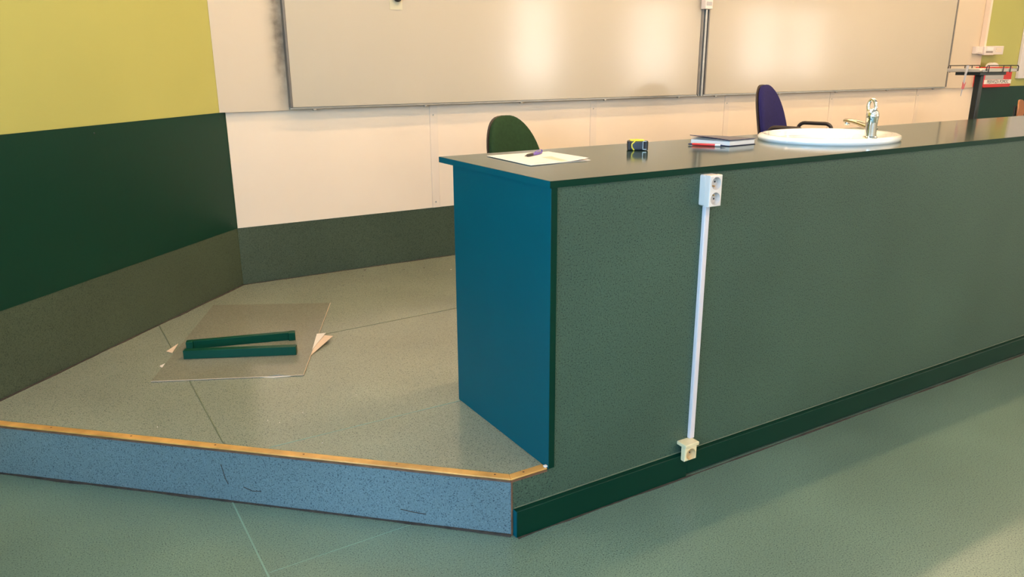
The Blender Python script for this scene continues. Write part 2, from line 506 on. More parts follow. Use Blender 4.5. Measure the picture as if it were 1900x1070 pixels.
# mitre between direction dR strip and +x strip at R0
edging('trim_5', R0, R1, (0.024 * 0.40, -0.004 * 0.40), (0, 0), rn, 'wooden edging strip along the angled front of the platform')
edging('trim_6', R0, (-0.004, 0.0), (0.024 * 0.40, -0.004 * 0.40), (0, 0), (0, -1), 'short wooden edging strip between the corner and the desk')
vt = MB().box(R0[0] - 0.001, -0.0030, 0, R0[0] + 0.0045, 0.0, H - 0.007).build('trim_7', m_darkwood, bevel=0.001)
struct(vt, 'thin brown corner strip at the platform corner', 'corner trim')
# skirting board along the foot of platform and desk, second length set back a little
sk = MB().box(-0.119, -0.0205, 0, 0.545, 0, 0.0868).build('baseboard_front', m_green, bevel=0.0022)
struct(sk, 'dark green skirting board along the foot of the desk and platform', 'baseboard')
MB().box(-0.1198, -0.0198, 0.0005, -0.1192, -0.0008, 0.0862).build('end_cap_daylit', m_teal, sk)  # teal slip puts the cool daylight on the skirting's end into colour
MB().box(0.545, -0.0185, 0.009, 5.55, 0, 0.086).build('skirting_length', m_green, sk, bevel=0.0025)
MB().tube([(-0.116, -0.0012, 0.0885), (5.5, -0.0012, 0.0885)], 0.0020, n=6).build('dirty_joint_or_sheen', m_seamd, sk)  # greyish strip at the joint; paints the skirting top's highlight into colour

# ------------------------------------------------------------------ desk
DX = 5.55; DD = 0.665
desk = empty('lecture_desk', (0, 0, 0), 0, 'long dark green lecture desk faced in speckled linoleum on the platform', 'desk')
MB().box(0.0205, 0, 0.0868, DX, 0.0125, T - TT).build('front_panel', m_front, desk)
ep = MB().box(0, -0.004, H + 0.001, 0.0205, 0.5714, T - TT).build('end_panel', m_teal, desk, bevel=0.0008)
MB().box(0.0004, -0.0048, H + 0.001, 0.0202, -0.0042, T - TT - .0005).build('edge_banding', m_green, ep)
MB().box(DX - 0.02, 0.013, H, DX, 0.5714, T - TT).build('end_panel', m_teal, desk)
for x in (1.15, 2.2, 3.3, 4.4):
    MB().box(x, 0.0125, H + 0.001, x + 0.018, 0.56, T - TT - 0.0005).build('divider_panel', m_green, desk)
MB().box(2.22, 0.0125, 0.62, 3.29, 0.50, 0.638).build('shelf', m_green, desk)
MB().box(3.32, 0.0125, 0.62, 4.39, 0.50, 0.638).build('shelf', m_green, desk)
MB().box(0.0215, 0.56, T - TT - 0.06, 1.14, 0.571, T - TT - .0005).build('rear_rail', m_green, desk)
# white chip at the panel foot
MB().box(-0.012, -0.003, H + 0.0062, -0.001, 0.008, H + 0.012).build('filler', m_plastic, desk, bevel=0.002)
# desktop with elliptical cut-out
SX, SY, SA, SB = 1.592, 0.356, 0.298, 0.255
def desktop():
    m = MB()
    x0, x1, y0, y1 = -0.0016 - 0.002, DX + 0.01, -0.0036 - 0.002, DD
    xa, xb = SX - 0.4, SX + 0.4
    N = 64
    ha, hb = SA * 0.9, SB * 0.9
    ring, outer = [], []
    for i in range(N):
        t = 2 * PI * i / N
        c, s = math.cos(t), math.sin(t)
        ring.append((SX + ha * c, SY + hb * s))
        k = 1e9
        if c > 1e-9: k = min(k, (xb - SX) / c)
        if c < -1e-9: k = min(k, (xa - SX) / c)
        if s > 1e-9: k = min(k, (y1 - SY) / s)
        if s < -1e-9: k = min(k, (y0 - SY) / s)
        outer.append((SX + k * c, SY + k * s))
    for z in (T, T - TT):
        m.add([(*p, z) for p in ring + outer], [(i, (i + 1) % N, N + (i + 1) % N, N + i) for i in range(N)])
        for i in range(4):    # corners of the centre field
            c = [(xb, y1), (xa, y1), (xa, y0), (xb, y0)][i]
            best = []
            for j in range(N):
                p, q = outer[j], outer[(j + 1) % N]
                if (abs(p[0] - c[0]) < 1e-6 and abs(q[1] - c[1]) < 1e-6) or (abs(p[1] - c[1]) < 1e-6 and abs(q[0] - c[0]) < 1e-6):
                    if p != c and q != c: m.add([(*p, z), (*q, z), (*c, z)], [(0, 1, 2)])
        m.add([(x0, y0, z), (xa, y0, z), (xa, y1, z), (x0, y1, z)], [(0, 1, 2, 3)])
        m.add([(xb, y0, z), (x1, y0, z), (x1, y1, z), (xb, y1, z)], [(0, 1, 2, 3)])
    z0, z1 = T - TT, T
    m.add([(*p, z0) for p in ring] + [(*p, z1) for p in ring], [(i, (i + 1) % N, N + (i + 1) % N, N + i) for i in range(N)])
    return m, (x0, x1, y0, y1)
dm, (x0, x1, y0, y1) = desktop()
top = dm.build('desktop', m_top, desk)
e = MB()
e.box(x0 - .0009, y0 - .0009, T - TT, x1, y0, T - 0.0004)
e.build('edge_banding', m_green, top)
MB().box(x0 - .0009, y0, T - TT, x0, y1, T - 0.0004).build('edge_banding', m_teal, top)
MB().box(x0 - .0009, y1, T - TT, x1, y1 + .0009, T - 0.0004).build('edge_banding', m_green, top)

# ------------------------------------------------------------------ sink and tap
sink = empty('wash_basin', (SX, SY, T), 0, 'oval white ceramic wash basin let into the desktop', 'sink')
prof = [(0.86, -0.004), (0.985, 0.000), (1.0, 0.006), (1.0, 0.012), (0.985, 0.019), (0.95, 0.0235), (0.90, 0.0235), (0.86, 0.019), (0.83, 0.006), (0.80, -0.03),
        (0.72, -0.09), (0.58, -0.13), (0.36, -0.15), (0.10, -0.155), (0.06, -0.156)]
N = 72
rings = []
for j, (r, z) in enumerate(prof):
    ring = []
    for i in range(N):
        t = 2 * PI * i / N
        # inner bowl is shifted towards +y so that a tap ledge stays at the front
        sh = 0.0 if j < 7 else min(1.0, (j - 6) / 2) * 0.030
        kk = r if j < 7 else r * (1 - 0.07 * min(1.0, (j - 6) / 2))
        ring.append(Vector((SA * kk * math.cos(t), SB * kk * math.sin(t) + sh, z)))
    rings.append(ring)
MB().loft(rings, cap=False).build('basin', m_ceramic, sink, smooth=True)
MB().lathe([(0.028, 0), (0.030, 0.002), (0.018, 0.001), (0.016, -0.004)], c=(0, 0.03, -0.155), n=24).build('drain', m_chrome, sink, smooth=True)

TX, TY = 1.545, 0.140
tap = empty('mixer_tap', (TX, TY, T + 0.0235), 0, 'chrome single-lever mixer tap standing on the wash basin rim', 'tap')
MB().lathe([(0.026, 0.0), (0.026, 0.004), (0.0215, 0.007), (0.0205, 0.05), (0.0215, 0.070), (0.0235, 0.078), (0.022, 0.092), (0.015, 0.104), (0.004, 0.110)], n=32).build('body', m_chrome, tap, smooth=True)
sp = MB()
rings = []
for i in range(9):
    u = i / 8
    y = 0.014 + 0.100 * u
    zc = 0.040 + 0.014 * math.sin(u * 1.9) + 0.004 * u
    hw, hh = 0.0155 - 0.003 * u, 0.0135 - 0.0065 * u
    rings.append([Vector((hw * math.cos(a), y, zc + hh * math.sin(a))) for a in [2 * PI * k / 16 for k in range(16)]])
sp.loft(rings)
s_ = sp.build('spout', m_chrome2, tap, smooth=True)
MB().lathe([(0.009, 0), (0.0095, -0.010), (0.008, -0.013)], c=(0, 0.105, 0.052), n=20).build('aerator', m_chrome, s_, smooth=True)
lv = MB()
path = []
for i in range(25):       # closed loop lever standing upright
    t = 2 * PI * i / 24
    path.append((0.0 + 0.004 * math.sin(t), 0.004 + 0.0155 * math.cos(t) + 0.006 * (math.sin(t) + 1) / 2, 0.114 + 0.026 * math.sin(t)))
lv.tube(path, 0.0066, n=10)
lv.tube([(0, 0.010, 0.085), (0, 0.016, 0.096), (0, 0.018, 0.108)], [0.012, 0.0105, 0.006], n=12)
lv.build('loop_lever', m_chrome, tap, smooth=True)
rd = MB().tube([(0.024, -0.006, 0.0), (0.024, -0.006, 0.028)], 0.0022, n=8)
rd.lathe([(0.002, 0.026), (0.006, 0.030), (0.0065, 0.035), (0.003, 0.039)], c=(0.024, -0.006, 0), n=14)
rd.build('drain_pull_knob', m_chrome, tap, smooth=True)

# ------------------------------------------------------------------ electrics on the desk front
def fpl(x, z, d): return Matrix.Translation((x, -d, z)) @ Matrix.Rotation(PI / 2, 4, 'X')     # local z -> -y
def socket_face(parent, x, z, d, r, m, pin_up):
    """round recessed outlet: rim, dish, two holes, pin"""
    f = MB().lathe([(r * 1.04, -0.0002), (r * 1.03, 0.0008), (r, 0.0008), (r * 0.95, -0.003), (r * 0.86, -0.0145), (0.0005, -0.015)], n=32, cap=False, mtx=fpl(x, z, d)).build('outlet_dish', m_dish if m is m_plastic else m_odish, parent, smooth=True)
    for s in (-1, 1):
        MB().lathe([(0.0030, 0), (0.0030, 0.0006)], n=10, mtx=fpl(x + s * r * 0.45, z + (-0.15 if pin_up else 0.15) * r, d - 0.0149)).build('contact_hole', m_hole, f)
    MB().lathe([(0.0022, 0), (0.0022, 0.010), (0.001, 0.011)], n=10, mtx=fpl(x, z + (0.5 if pin_up else -0.5) * r, d - 0.0149)).build('earth_pin', m_brass, f, smooth=True)
ds = empty('power_socket', (0, 0, 0), 0, 'white double power socket screwed to the desk front just under the desktop', 'power socket')
SX0, SX1, SZ0, SZ1, SD = 0.5405, 0.591, 0.9155, 1.0095, 0.043
hb = MB()
poly = rrect(SX0, SZ0, SX1, SZ1, 0.006)
hb.prism(poly, 0, SD - 0.020, Matrix.Rotation(PI / 2, 4, 'X'))
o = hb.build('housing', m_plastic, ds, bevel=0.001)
# front cover with two recesses cut through it (ring faces)
def cover(x0, z0, x1, z1, d0, d1, holes, m, parent, name='cover'):
    mb = MB()
    n = 48
    e = 0.0028
    for (cx, cz, r, a0, b0, a1, b1) in holes:
        ring = [(cx + r * math.cos(2 * PI * i / n), cz + r * math.sin(2 * PI * i / n)) for i in range(n)]
        out = []
        for i in range(n):
            c, s = math.cos(2 * PI * i / n), math.sin(2 * PI * i / n)
            kx = (a1 - cx) / c if c > 1e-9 else ((a0 - cx) / c if c < -1e-9 else 1e9)
            kz = (b1 - cz) / s if s > 1e-9 else ((b0 - cz) / s if s < -1e-9 else 1e9)
            kq = min(kx, kz)
            out.append((cx + kq * c, cz + kq * s))
        for c in ((a0, b0), (a1, b0), (a1, b1), (a0, b1)):      # put one point on every corner
            k = min(range(n), key=lambda q: (out[q][0] - c[0]) ** 2 + (out[q][1] - c[1]) ** 2)
            out[k] = c
        def ins(p, q):
            x, z = p
            return (min(max(x, x0 + q), x1 - q), min(max(z, z0 + q), z1 - q))
        lay = [([(p[0], p[1]) for p in ring], d0), ([(p[0], p[1]) for p in ring], d1), ([ins(p, e) for p in out], d1),
               ([ins(p, e * 0.3) for p in out], d1 - e * 0.3), (out, d1 - e), (out, d0)]
        vs = [(x, -d, z) for pts, d in lay for x, z in pts]
        fs = []
        for L in range(len(lay) - 1):
            for i in range(n):
                j = (i + 1) % n
                fs.append((L * n + i, L * n + j, (L + 1) * n + j, (L + 1) * n + i))
        mb.add(vs, fs)
    return mb.build(name, m, parent)
zc = (SZ0 + SZ1) / 2
xm = (SX0 + SX1) / 2
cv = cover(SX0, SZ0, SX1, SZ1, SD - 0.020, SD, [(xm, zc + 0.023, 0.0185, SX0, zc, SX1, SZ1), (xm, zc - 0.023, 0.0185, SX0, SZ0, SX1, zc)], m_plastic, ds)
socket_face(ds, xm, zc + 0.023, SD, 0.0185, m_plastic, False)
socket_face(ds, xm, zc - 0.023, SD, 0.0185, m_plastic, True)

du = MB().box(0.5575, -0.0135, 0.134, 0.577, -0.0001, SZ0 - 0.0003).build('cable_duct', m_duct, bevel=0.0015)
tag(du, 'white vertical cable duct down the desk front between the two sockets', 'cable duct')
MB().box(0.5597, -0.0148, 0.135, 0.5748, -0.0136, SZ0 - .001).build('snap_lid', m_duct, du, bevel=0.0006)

LX0, LX1, LZ0, LZ1 = 0.514, 0.566, 0.073, 0.121
ls = empty('power_socket', (0, 0, 0), 0, 'small yellowed power socket with a lid at the foot of the cable duct', 'power socket')
MB().box(LX0, -0.0235, LZ0, LX1, -0.0207, LZ1).build('housing', m_oldplastic, ls, bevel=0.002)
cv = cover(LX0, LZ0, LX1, LZ1, 0.0235, 0.0395, [((LX0 + LX1) / 2, (LZ0 + LZ1) / 2 - 0.002, 0.0195, LX0, LZ0, LX1, LZ1)], m_oldplastic, ls)
socket_face(ls, (LX0 + LX1) / 2, (LZ0 + LZ1) / 2 - 0.002, 0.0395, 0.0195, m_oldplastic, True)
lid = MB().box(LX0 - 0.002, -0.043, LZ1 + 0.0003, LX1 + 0.006, -0.0002, LZ1 + 0.0125)
lid.build('hinged_lid', m_oldplastic, ls, bevel=0.002)

# ------------------------------------------------------------------ whiteboards
BY = WY - UD
def whiteboard(x0, x1, label, right_dark):
    b = empty('whiteboard', (x0, BY, 1.104), 0, label, 'whiteboard', 'wall-length whiteboards')
    w = x1 - x0
    h = 1.2
    D = 0.034
    MB().box(0.012, -D, 0.012, w - 0.012, -0.0, h - 0.012).build('writing_surface', m_board, b, bevel=0.001)
    MB().box(0, -D + 0.004, 0, w, 0, 0.0118).build('bottom_rail', m_alu, b, bevel=0.002)
    MB().box(-0.001, -D - 0.003, 0.012, 0.0118, 0, h - 0.012).build('side_rail', m_rail, b, bevel=0.002)
    MB().box(w - 0.0118, -D - 0.004, 0.012, w + 0.008, 0, h - 0.012).build('side_rail', m_rail, b, bevel=0.002)
    MB().box(0, -D + 0.004, h - 0.0118, w, 0, h).build('top_rail', m_alu, b, bevel=0.002)
    for i in range(5):
        x = 0.12 + i * (w - 0.3) / 4
        MB().box(x, -0.030, -0.008, x + 0.018, -0.012, 0).build('mounting_clip', m_alu, b, bevel=0.002)
    return b
whiteboard(0.003, 2.905, 'left whiteboard, beside the yellow-green angled wall', False)
whiteboard(2.962, 5.97, 'right whiteboard, behind the blue chair and the tap', True)
jp = MB().box(2.911, BY - 0.030, 1.106, 2.923, BY, 2.3)
jp.box(2.928, BY - 0.040, 1.106, 2.939, BY, 2.3)
jp.box(2.944, BY - 0.030, 1.106, 2.956, BY, 2.3)
jp.box(2.911, BY - 0.012, 1.106, 2.956, BY, 2.3)
o = jp.build('joint_profile', m_alu); tag(o, 'ribbed aluminium profile upright between the two whiteboards', 'aluminium profile')
wbx = MB().box(2.876, BY - 0.085, 1.687, 2.946, BY - 0.041, 1.86).build('white_box', m_plastic, bevel=0.004)
tag(wbx, 'small white plastic box on the joint between the whiteboards', 'plastic box')
MB().box(2.886, BY - 0.0865, 1.71, 2.936, BY - 0.0852, 1.735).build('worn_label', m_clear, wbx)
cl = empty('cable_clip', (0.622, BY - 0.0345, 1.618), 0, 'dark clip taped to the left whiteboard at the top edge of the photo', 'clip')
MB().box(-0.037, -0.0012, 0, 0.037, 0, 0.09).build('clear_tape', mat('yellowed_tape', (0.60, 0.52, 0.34), 0.2), cl)
MB().lathe([(0.018, -0.010), (0.021, 0), (0.021, 0.012), (0.014, 0.020)], c=(0, 0, 0), n=20, mtx=Matrix.Translation((0.005, -0.0014, 0.060)) @ Matrix.Rotation(PI / 2, 4, 'X') @ Matrix.Translation((0, 0, 0.0105))).build('clip_body', m_brownblk, cl, smooth=True)

# ------------------------------------------------------------------ things on the desktop
def quad_sheet(name, c, z0, th, m, lift=None, n=8):
    """c: 4 corners; lift(u,v)->dz"""
    vs, fs = [], []
    for s in (0, 1):
        for j in range(n + 1):
            for i in range(n + 1):
                u, v = i / n, j / n
                x = (1 - u) * (1 - v) * c[0][0] + u * (1 - v) * c[1][0] + u * v * c[2][0] + (1 - u) * v * c[3][0]
                y = (1 - u) * (1 - v) * c[0][1] + u * (1 - v) * c[1][1] + u * v * c[2][1] + (1 - u) * v * c[3][1]
                vs.append((x, y, z0 + s * th + (lift(u, v) if lift else 0)))
    K = (n + 1) ** 2
    for j in range(n):
        for i in range(n):
            a = j * (n + 1) + i
            fs += [(a, a + 1, a + n + 2, a + n + 1), (K + a, K + a + 1, K + a + n + 2, K + a + n + 1)]
    b = [i for i in range(n + 1)] + [j * (n + 1) + n for j in range(1, n + 1)] + [n * (n + 1) + i for i in range(n - 1, -1, -1)] + [j * (n + 1) for j in range(n - 1, 0, -1)]
    for i in range(len(b)):
        p, q = b[i], b[(i + 1) % len(b)]
        fs.append((p, q, K + q, K + p))
    return MB().add(vs, fs).build(name, m, smooth=True)
pc = [(0.1215, 0.2877), (0.3565, 0.3128), (0.3790, 0.5800), (0.1341, 0.5842)]
p2 = [(0.126, 0.296), (0.362, 0.308), (0.386, 0.572), (0.142, 0.589)]
o = quad_sheet('paper_sheet', p2, T, 0.0006, m_paper)
tag(o, 'lower white paper sheet on the desktop, under the sheet with the pen', 'paper', 'papers at the desk end')
o = quad_sheet('paper_sheet', pc, T + 0.0012, 0.0006, m_paper, lambda u, v: 0.007 * max(0, u - 0.55) ** 2 * 4 * (1 - v) + 0.0005)
tag(o, 'upper white paper sheet on the desktop, with a purple pen on it', 'paper', 'papers at the desk end')
MB().box(0.0, 0, 0, 0.05, 0.003, 0.0002, Matrix.Translation((0.155, 0.318, T + 0.00235)) @ Matrix.Rotation(0.1, 4, 'Z')).build('printed_line', m_ink, o)
MB().prism([(0.255, 0.318), (0.343, 0.326), (0.356, 0.455), (0.262, 0.445)], T + 0.0026, T + 0.0028).build('printed_area', m_kraft2, o)

def pen_path(name, p, q, z, segs, label, group=None):
    p, q = Vector(p), Vector(q)
    d = q - p
    e = empty(name, (p.x, p.y, z), math.atan2(d.y, d.x), label, 'pen')
    return e, d.length
e, L = pen_path('ballpoint_pen', (0.214, 0.470), (0.318, 0.528), T + 0.0075, None, 'purple ballpoint pen with a dark grip lying on the white papers')
RX = Matrix.Rotation(PI / 2, 4, 'Y')
MB().lathe([(0.0010, 0), (0.0022, 0.010), (0.0042, 0.016)], n=16, mtx=RX).build('tip', m_brownblk, e, smooth=True)
MB().lathe([(0.0043, 0.016), (0.0054, 0.030), (0.0052, 0.052)], n=16, mtx=RX).build('grip', m_brownblk, e, smooth=True)
MB().lathe([(0.0052, 0.052), (0.0054, 0.075), (0.0048, 0.112), (0.0030, 0.119)], n=16, mtx=RX).build('barrel', m_purple, e, smooth=True)
MB().tube([(0.072, 0, 0.0058), (0.10, 0, 0.0100), (0.118, 0, 0.0088), (0.122, 0, 0.003)], 0.0022, n=8, flat=0.7).build('clip', m_purple, e, smooth=True)

# tape measure: rounded case lying flat, black rubber, yellow band, steel hook
tm = empty('tape_measure', (0.683, 0.466, T), math.radians(-32), 'black and yellow tape measure on the desktop', 'tape measure')
cw, cd, chh = 0.066, 0.058, 0.033
c_ = MB().prism(rrect(-cw / 2, -cd / 2, cw / 2, cd / 2, 0.014), 0.001, chh)
c_.build('case', m_rub, tm, bevel=0.005, seg=3)
MB().prism(rrect(-cw / 2 + .008, -cd / 2 + .003, cw / 2 - .007, cd / 2 - .003, 0.012), chh - 0.0005, chh + 0.0035).build('yellow_top', m_yel, tm, bevel=0.002)
MB().tube([(-0.010, -cd / 2 - .0004, chh), (-0.0175, -cd / 2 - .001, chh - .006), (-0.0215, -cd / 2 - .001, 0.022), (-0.0205, -cd / 2 - .001, 0.012), (-0.013, -cd / 2 - .0004, 0.002)], 0.0023, n=8).build('yellow_stripe', m_yel, tm, smooth=True)
MB().prism(rrect(-0.036, -0.030, -0.022, -0.010, 0.006), 0.001, chh + 0.001).build('corner_bumper', m_brownblk, tm, bevel=0.003)
MB().prism(rrect(0.024, -0.031, 0.037, -0.010, 0.005), 0.001, chh + 0.001).build('corner_bumper', m_brownblk, tm, bevel=0.003)
hk = MB().box(0.0165, -0.0335, 0.004, 0.0180, -0.0290, 0.034).box(0.0165, -0.0335, 0.004, 0.0300, -0.0320, 0.0065).box(0.0165, -0.0335, 0.0320, 0.0300, -0.0320, 0.034)
hk.build('steel_hook', m_chrome, tm)
MB().lathe([(0.008, 0), (0.0075, 0.002)], c=(0, 0, chh + 0.0035), n=20).build('lock_button', m_yel, tm, bevel=0.0008)

# notebook
nb = empty('notebook', (1.040, 0.363, T), math.radians(3), 'thick navy notebook with loose papers lying beside the wash basin', 'notebook')
u_, v_ = 0.147, 0.165
sh = -0.22   # shear of the far end (the book lies askew)
def bp(x, y): return (x + sh * y, y)
MB().prism([bp(0, 0), bp(u_, 0), bp(u_, v_), bp(0, v_)], 0.0002, 0.0028).build('back_cover', m_navy, nb, bevel=0.001)
MB().prism([bp(0.004, 0.003), bp(u_ - .003, 0.003), bp(u_ - .003, v_ - .003), bp(0.004, v_ - .003)], 0.0029, 0.0175).build('page_block', m_paper, nb, bevel=0.0008)
def lifted(name, z, amp, m, x0=0.0, th=0.0016, ins=0.0):
    vs, fs = [], []
    n = 8
    for s in (0, 1):
        for j in range(n + 1):
            for i in range(n + 1):
                x = x0 + ins + (u_ - 2 * ins) * i / n; y = ins + (v_ - 2 * ins) * j / n
                a = bp(x, y)
                vs.append((a[0], a[1], z + th * s + amp * (1 - i / n) ** 1.3 * (j / n) ** 0.8))
    K = (n + 1) ** 2
    for j in range(n):
        for i in range(n):
            a = j * (n + 1) + i
            fs += [(a, a + 1, a + n + 2, a + n + 1), (K + a, K + a + 1, K + a + n + 2, K + a + n + 1)]
    b = [i for i in range(n + 1)] + [j * (n + 1) + n for j in range(1, n + 1)] + [n * (n + 1) + i for i in range(n - 1, -1, -1)] + [j * (n + 1) for j in range(n - 1, 0, -1)]
    for i in range(len(b)):
        p, q = b[i], b[(i + 1) % len(b)]
        fs.append((p, q, K + q, K + p))
    return MB().add(vs, fs).build(name, m, nb, smooth=True)
lifted('loose_paper', 0.0178, 0.0035, m_paper, ins=0.002, th=0.0005)
lifted('loose_paper', 0.0192, 0.0065, m_paper, ins=0.001, th=0.0005)
lifted('front_cover', 0.0215, 0.0100, m_navy, th=0.0022)

e, L = pen_path('ballpoint_pen', (1.015, 0.375), (0.945, 0.490), T + 0.0048, None, 'red ballpoint pen lying against the notebook')
MB().lathe([(0.0008, -0.012), (0.0022, 0.0), (0.0036, 0.006)], n=16, mtx=RX).build('tip', m_navy, e, smooth=True)
MB().lathe([(0.0040, 0.006), (0.0044, 0.026)], n=16, mtx=RX).build('clear_grip', m_plastic, e, smooth=True)
MB().lathe([(0.0047, 0.026), (0.0047, 0.108), (0.0040, 0.112)], n=16, mtx=RX).build('barrel', m_red, e, smooth=True)
MB().lathe([(0.0034, 0.112), (0.0030, 0.124), (0.0015, 0.127)], n=16, mtx=RX).build('end_button', m_navy, e, smooth=True)

# ------------------------------------------------------------------ offcut, batons and scraps on the platform
oc = [(-0.9213, 1.3181), (-0.411, 1.0771), (-0.0249, 1.9278), (-0.5328, 2.2012)]
def sheet_lift(u, v):
    return 0.0015 + 0.006 * math.exp(-((u - 0.83) / 0.05) ** 2) * max(0, 1 - v * 6)
o = quad_sheet('linoleum_offcut', oc, H, 0.0022, m_offcut, sheet_lift, n=24)
tag(o, 'flat rectangular sheet of brownish linoleum lying on the platform, green batons on it', 'linoleum sheet')
def edge_line(a, b, n=10):
    a, b = Vector(a), Vector(b)
    return [a + (b - a) * i / n for i in range(n + 1)]
zz = H + 0.0034
for a, b in ((oc[0], oc[1]), (oc[1], oc[2])):
    MB().tube([(p.x, p.y, zz) for p in edge_line(a, b)], 0.0011, n=6).build('pale_cut_edge', m_kraft, o)
def flap(pts, zs, m, name, label, cat, group=None, th=0.0012, ripple=0):
    vs = [(p[0], p[1], z) for p, z in zip(pts, zs)] + [(p[0], p[1], z + th) for p, z in zip(pts, zs)]
    n = len(pts)
    fs = [tuple(reversed(range(n))), tuple(range(n, 2 * n))] + [(i, (i + 1) % n, n + (i + 1) % n, n + i) for i in range(n)]
    o = MB().add(vs, fs).build(name, m)
    return tag(o, label, cat, group)
flap([(-0.3207, 1.2747), (-0.1822, 1.4101), (-0.2278, 1.4627)], [H + .001, H + .016, H + .014], m_kraft, 'linoleum_scrap',
     'beige curled scrap sticking out at the right side of the linoleum sheet, lower of two', 'linoleum scrap', 'scraps poking out from under the sheet')
flap([(-0.3015, 1.3226), (-0.1989, 1.4546), (-0.2353, 1.469)], [H + .005, H + .020, H + .018], m_paper2, 'linoleum_scrap',
     'pale curled scrap sticking out at the right side of the linoleum sheet, upper of two', 'linoleum scrap', 'scraps poking out from under the sheet')
flap([(-0.825, 1.635), (-0.806, 1.602), (-0.7715, 1.6758)], [H + .001, H + .001, H + .012], m_kraft, 'linoleum_scrap',
     'small beige scrap lying left of the green batons', 'linoleum scrap')
flap([(-0.8712, 1.4748), (-0.8644, 1.4507), (-0.8500, 1.4820)], [H + .0005, H + .0005, H + .005], m_paper2, 'paper_scrap',
     'tiny white paper scrap lying left of the linoleum sheet', 'paper scrap')
flap([(-0.560, 1.150), (-0.515, 1.117), (-0.455, 1.094), (-0.49, 1.13)], [H + .0005, H + .0005, H + .0015, H + .002], m_paper2, 'paper_scrap',
     'white paper scrap peeping from under the near edge of the linoleum sheet', 'paper scrap')
# batons
def baton(p, q, w, h, notch, label):
    p, q = Vector(p), Vector(q)
    d = q - p
    e = empty('green_baton', (p.x, p.y, H + 0.0040), math.atan2(d.y, d.x), label, 'wooden baton')
    L = d.length
    if notch:
        MB().box(0.028, 0.010, 0, L - 0.028, w, h).build('rail', m_baton, e, bevel=0.0015)
        MB().box(0, 0.0, 0, 0.0279, w, h + 0.0008).build('end_block', m_baton, e, bevel=0.0015)
        MB().box(L - 0.0279, 0.0, 0, L, w, h + 0.0008).build('end_block', m_baton, e, bevel=0.0015)
    else:
        MB().box(0, 0, 0, L, w, h).build('rail', m_baton, e, bevel=0.0015)
    return e
baton((-0.7783, 1.4943), (-0.3743, 1.3011), 0.030, 0.036, False, 'plain dark green wooden baton, nearer of the two on the linoleum sheet')
baton((-0.752, 1.596), (-0.327, 1.478), 0.034, 0.034, True, 'dark green wooden baton with end blocks, farther of the two on the linoleum sheet')

# crumbs swept against the wall and about the platform
def crumbs(name, pts, m, label):
    mb = MB()
    for x, y, r in pts:
        n = 6
        a0 = random.uniform(0, 3)
        poly = [(x + r * random.uniform(.5, 1.3) * math.cos(a0 + 2 * PI * k / n), y + r * random.uniform(.4, .9) * math.sin(a0 + 2 * PI * k / n)) for k in range(n)]
        mb.prism(poly, H, H + 0.002)
    o = mb.build(name, m)
    tag(o, label, 'crumbs', kind='stuff')
CR = [(0.355, 2.456, .006), (0.555, 2.346, .004), (0.669, 2.318, .005), (0.298, 2.338, .004), (0.787, 2.200, .003), (-0.508, 0.753, .002), (-0.626, 0.757, .0016), (-0.596, 0.720, .002), (-0.519, 0.504, .0018), (-0.30, 0.80, .0014), (-0.95, 0.90, .0016)]
crumbs('dark_crumbs', CR[:4], m_grime, 'dark crumbs on the platform along the foot of the back wall')
crumbs('pale_crumbs', CR[4:], m_paper2, 'tiny pale crumbs scattered over the platform linoleum')
# ------------------------------------------------------------------ chairs
def backrest_rings(wb, wt, h, bulge, curve, depth, inset=0.0, grow=1.0):
    """outline: flat tapered sides, round top; local x lateral, z up, +y forwards (front surface)"""
    out = []
    n = 40
    for i in range(n):
        t = 2 * PI * i / n
        c, s = math.cos(t), math.sin(t)
        e = 2.0 / 2.5
        x = math.copysign(abs(c) ** e, c); z = math.copysign(abs(s) ** e, s)
        v = (z + 1) / 2
        hw = (wb + (wt - wb) * v) / 2
        out.append((x * hw * grow, h / 2 + z * h / 2 * grow))
    rings = []
    for s in (0.02, 0.35, 0.65, 0.85, 0.95, 1.0):
        rings.append([Vector((x * s, depth / 2 + bulge * (1 - s ** 4) + curve * (x * s) ** 2 * 4 - (0.006 if s == 1.0 else 0), h / 2 + (z - h / 2) * s)) for x, z in out])
    for s in (1.0, 0.95, 0.6, 0.02):
        rings.append([Vector((x * s, -depth / 2 + curve * (x * s) ** 2 * 4 + (0.006 if s == 1.0 else 0) - 0.0, h / 2 + (z - h / 2) * s)) for x, z in out])
    return rings
